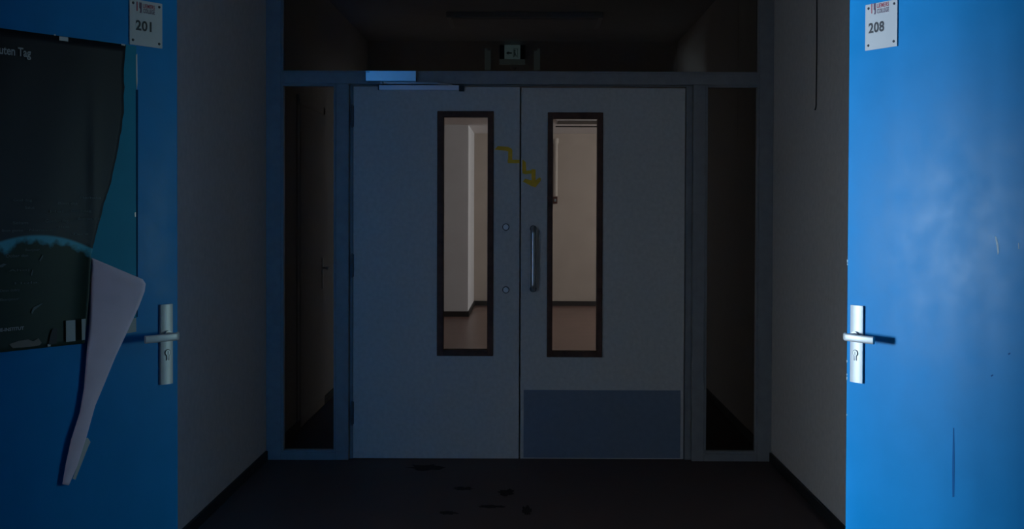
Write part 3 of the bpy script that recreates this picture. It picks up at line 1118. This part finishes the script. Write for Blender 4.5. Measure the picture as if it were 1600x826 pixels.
for sx in (-1, 1):
    xx = sx * 0.215
    g = MB()
    g.box((xx - 0.040 * (sx < 0) - 0.014 * (sx > 0), -0.020, -0.145), (xx + 0.014 * (sx < 0) + 0.040 * (sx > 0), 0.0, 0.055), 0.003)
    br = g.build('side_bracket', M['sign_trim_glow'], ex)
    MB().cyl((xx, -0.020, 0.045), (xx, -0.040, 0.045), 0.016, seg=18).build('bracket_knob', M['lamp_white'], br, smooth=True)
sd = on_y(802, 105, YE)
MB().cyl((sd.x - sc.x, 0, sd.z - sc.z), (sd.x - sc.x, -0.035, sd.z - sc.z), 0.030, 0.020, seg=24).build('indicator_lamp', M['lamp_white'], ex, smooth=True)

# ceiling lamp of the lobby
ca = on_z(697, 18, ZC)
cb = on_z(943, 18, ZC)
cl = empty('ceiling_light', ((ca.x + cb.x) / 2, ca.y + 0.3, ZC))
tag(cl, 'long unlit ceiling light seen through the transom window', 'ceiling light')
hw = (cb.x - ca.x) / 2
MB().box((-hw, -0.30, -0.045), (hw, 0.30, 0.0), 0.006).build('housing', M['lamp_white'], cl)
MB().box((-hw + 0.04, -0.26, -0.052), (hw - 0.04, 0.26, -0.045), 0.003).build('diffuser', M['ceiling'], cl)
m = MB()
m.box((-hw, -0.306, -0.047), (hw, -0.300, -0.038))
m.build('front_lip', M['alu'], cl)

# a closed door in the left lobby wall, seen dimly through the left side window
hp = on_x(510, 418, WL + 0.05)
d5 = empty('door_5', (WL, hp.y - 0.82, 0))
tag(d5, 'dim closed door with small lever seen through the left side window', 'door', kind='structure')
MB().box((0.0, 0.0, 0.01), (0.02, 0.93, 2.10), 0.003).build('leaf', M['wall'], d5)
m = MB()
m.box((0.0, -0.06, 0), (0.012, -0.002, 2.16))
m.box((0.0, 0.932, 0), (0.012, 0.99, 2.16))
m.box((0.0, -0.06, 2.105), (0.012, 0.99, 2.16))
m.build('door_frame', M['wall'], d5)
pl5 = MB().box((0.02, 0.80, hp.z - 0.15), (0.027, 0.84, hp.z + 0.07), 0.002).build('escutcheon', M['alu'], d5)
MB().tube([(0.026, 0.82, hp.z), (0.07, 0.82, hp.z), (0.075, 0.81, hp.z), (0.075, 0.70, hp.z)], 0.009, 12).build('lever', M['alu'], d5, smooth=True)

# ------------------------------------------------------------------ far hall fittings
# louvred light on the hall ceiling
la, lb = on_z(872, 186, ZF), on_z(872, 191, ZF)
lt = empty('ceiling_light', (1.2, (la.y + lb.y) / 2, ZF))
tag(lt, 'dark louvred strip light on the pale ceiling seen through the right door pane', 'ceiling light')
x0_ = la.x - 1.2
hy = abs(la.y - lb.y) / 2
MB().box((x0_ - 0.02, -hy - 0.03, -0.020), (1.0, hy + 0.03, 0.0), 0.003).build('housing', M['lamp_white'], lt)
MB().box((x0_, -hy, -0.024), (0.98, hy, -0.020)).build('louvre', M['black'], lt)
lc = on_z(872, 197, ZF)
o = MB().box((la.x, lc.y - 0.03, ZF - 0.012), (2.2, lc.y + 0.03, ZF), 0.002).build('trim_2', M['skirting'])
tag(o, 'dark ceiling rail behind the louvred light', 'trim', kind='structure')

# pipe with a flange and a small dark box on the back wall
p0 = on_y(868.5, 215, YF - 0.05)
pz1 = on_y(868.5, 217, YF - 0.05).z
pz0 = on_y(868.5, 306, YF - 0.05).z
pe = empty('wall_pipe', (p0.x, YF - 0.045, pz0))
tag(pe, 'pale vertical pipe on the beige wall behind the right door pane', 'pipe')
MB().cyl((0, 0, 0), (0, 0, pz1 - pz0), 0.030, seg=24).build('pipe', M['pipe'], pe, smooth=True)
MB().cyl((0, 0, pz1 - pz0 - 0.07), (0, 0, pz1 - pz0 + 0.01), 0.045, seg=24, bevel=0.006).build('collar', M['pipe'], pe, smooth=True)
b0, b1 = on_y(864, 307, YF - 0.05), on_y(871, 318, YF - 0.05)
bo = empty('wall_box', ((b0.x + b1.x) / 2, YF, b1.z))
tag(bo, 'small dark red call point box under the pipe behind the right door pane', 'box')
MB().box((-(b1.x - b0.x) / 2, -0.06, 0), ((b1.x - b0.x) / 2, 0.0, b0.z - b1.z), 0.006).build('case', M['red_box'], bo)
MB().box((-0.014, -0.064, 0.03), (0.014, -0.06, 0.07), 0.002).build('button', M['print_grey'], bo)

# ------------------------------------------------------------------ light: daylight through the windows of the rooms
def window_light(name, loc, rot, w, h, power, color):
    ld = bpy.data.lights.new(name, 'AREA')
    ld.shape = 'RECTANGLE'
    ld.size = w
    ld.size_y = h
    ld.energy = power
    ld.color = color
    o = bpy.data.objects.new(name, ld)
    COL.objects.link(o)
    o.location = loc
    o.rotation_euler = rot
    return o


day = (0.66, 0.86, 1.0)
window_light('daylight_left_classroom', (CL[1] - TH - 0.05, (CL[4] + CL[5]) / 2, (CL[6] + CL[7]) / 2), (0, -PI / 2, 0), CL[7] - CL[6], CL[5] - CL[4], 1400, day)
window_light('daylight_right_classroom', (CR[1] + TH + 0.05, (CR[4] + CR[5]) / 2, (CR[6] + CR[7]) / 2), (0, PI / 2, 0), CR[7] - CR[6], CR[5] - CR[4], 150, (0.62, 0.97, 0.90))
window_light('daylight_hall', (FX1 + TH + 0.05, (HW0 + HW1) / 2, (HZ0 + HZ1) / 2), (0, PI / 2, 0), HZ1 - HZ0, HW1 - HW0, 100, (1.0, 0.95, 0.92))

w = bpy.data.worlds.new('world')
S.world = w
w.use_nodes = True
w.node_tree.nodes['Background'].inputs['Color'].default_value = (0.5, 0.6, 0.8, 1)
w.node_tree.nodes['Background'].inputs['Strength'].default_value = 0.02

S.view_settings.view_transform = 'Standard'
S.view_settings.look = 'None'
S.view_settings.exposure = 0
S.view_settings.gamma = 1
S.view_settings.use_curve_mapping = False
S.cycles.use_denoising = True
S.cycles.max_bounces = 12
S.cycles.diffuse_bounces = 6
S.cycles.transparent_max_bounces = 12
S.cycles.sample_clamp_indirect = 4
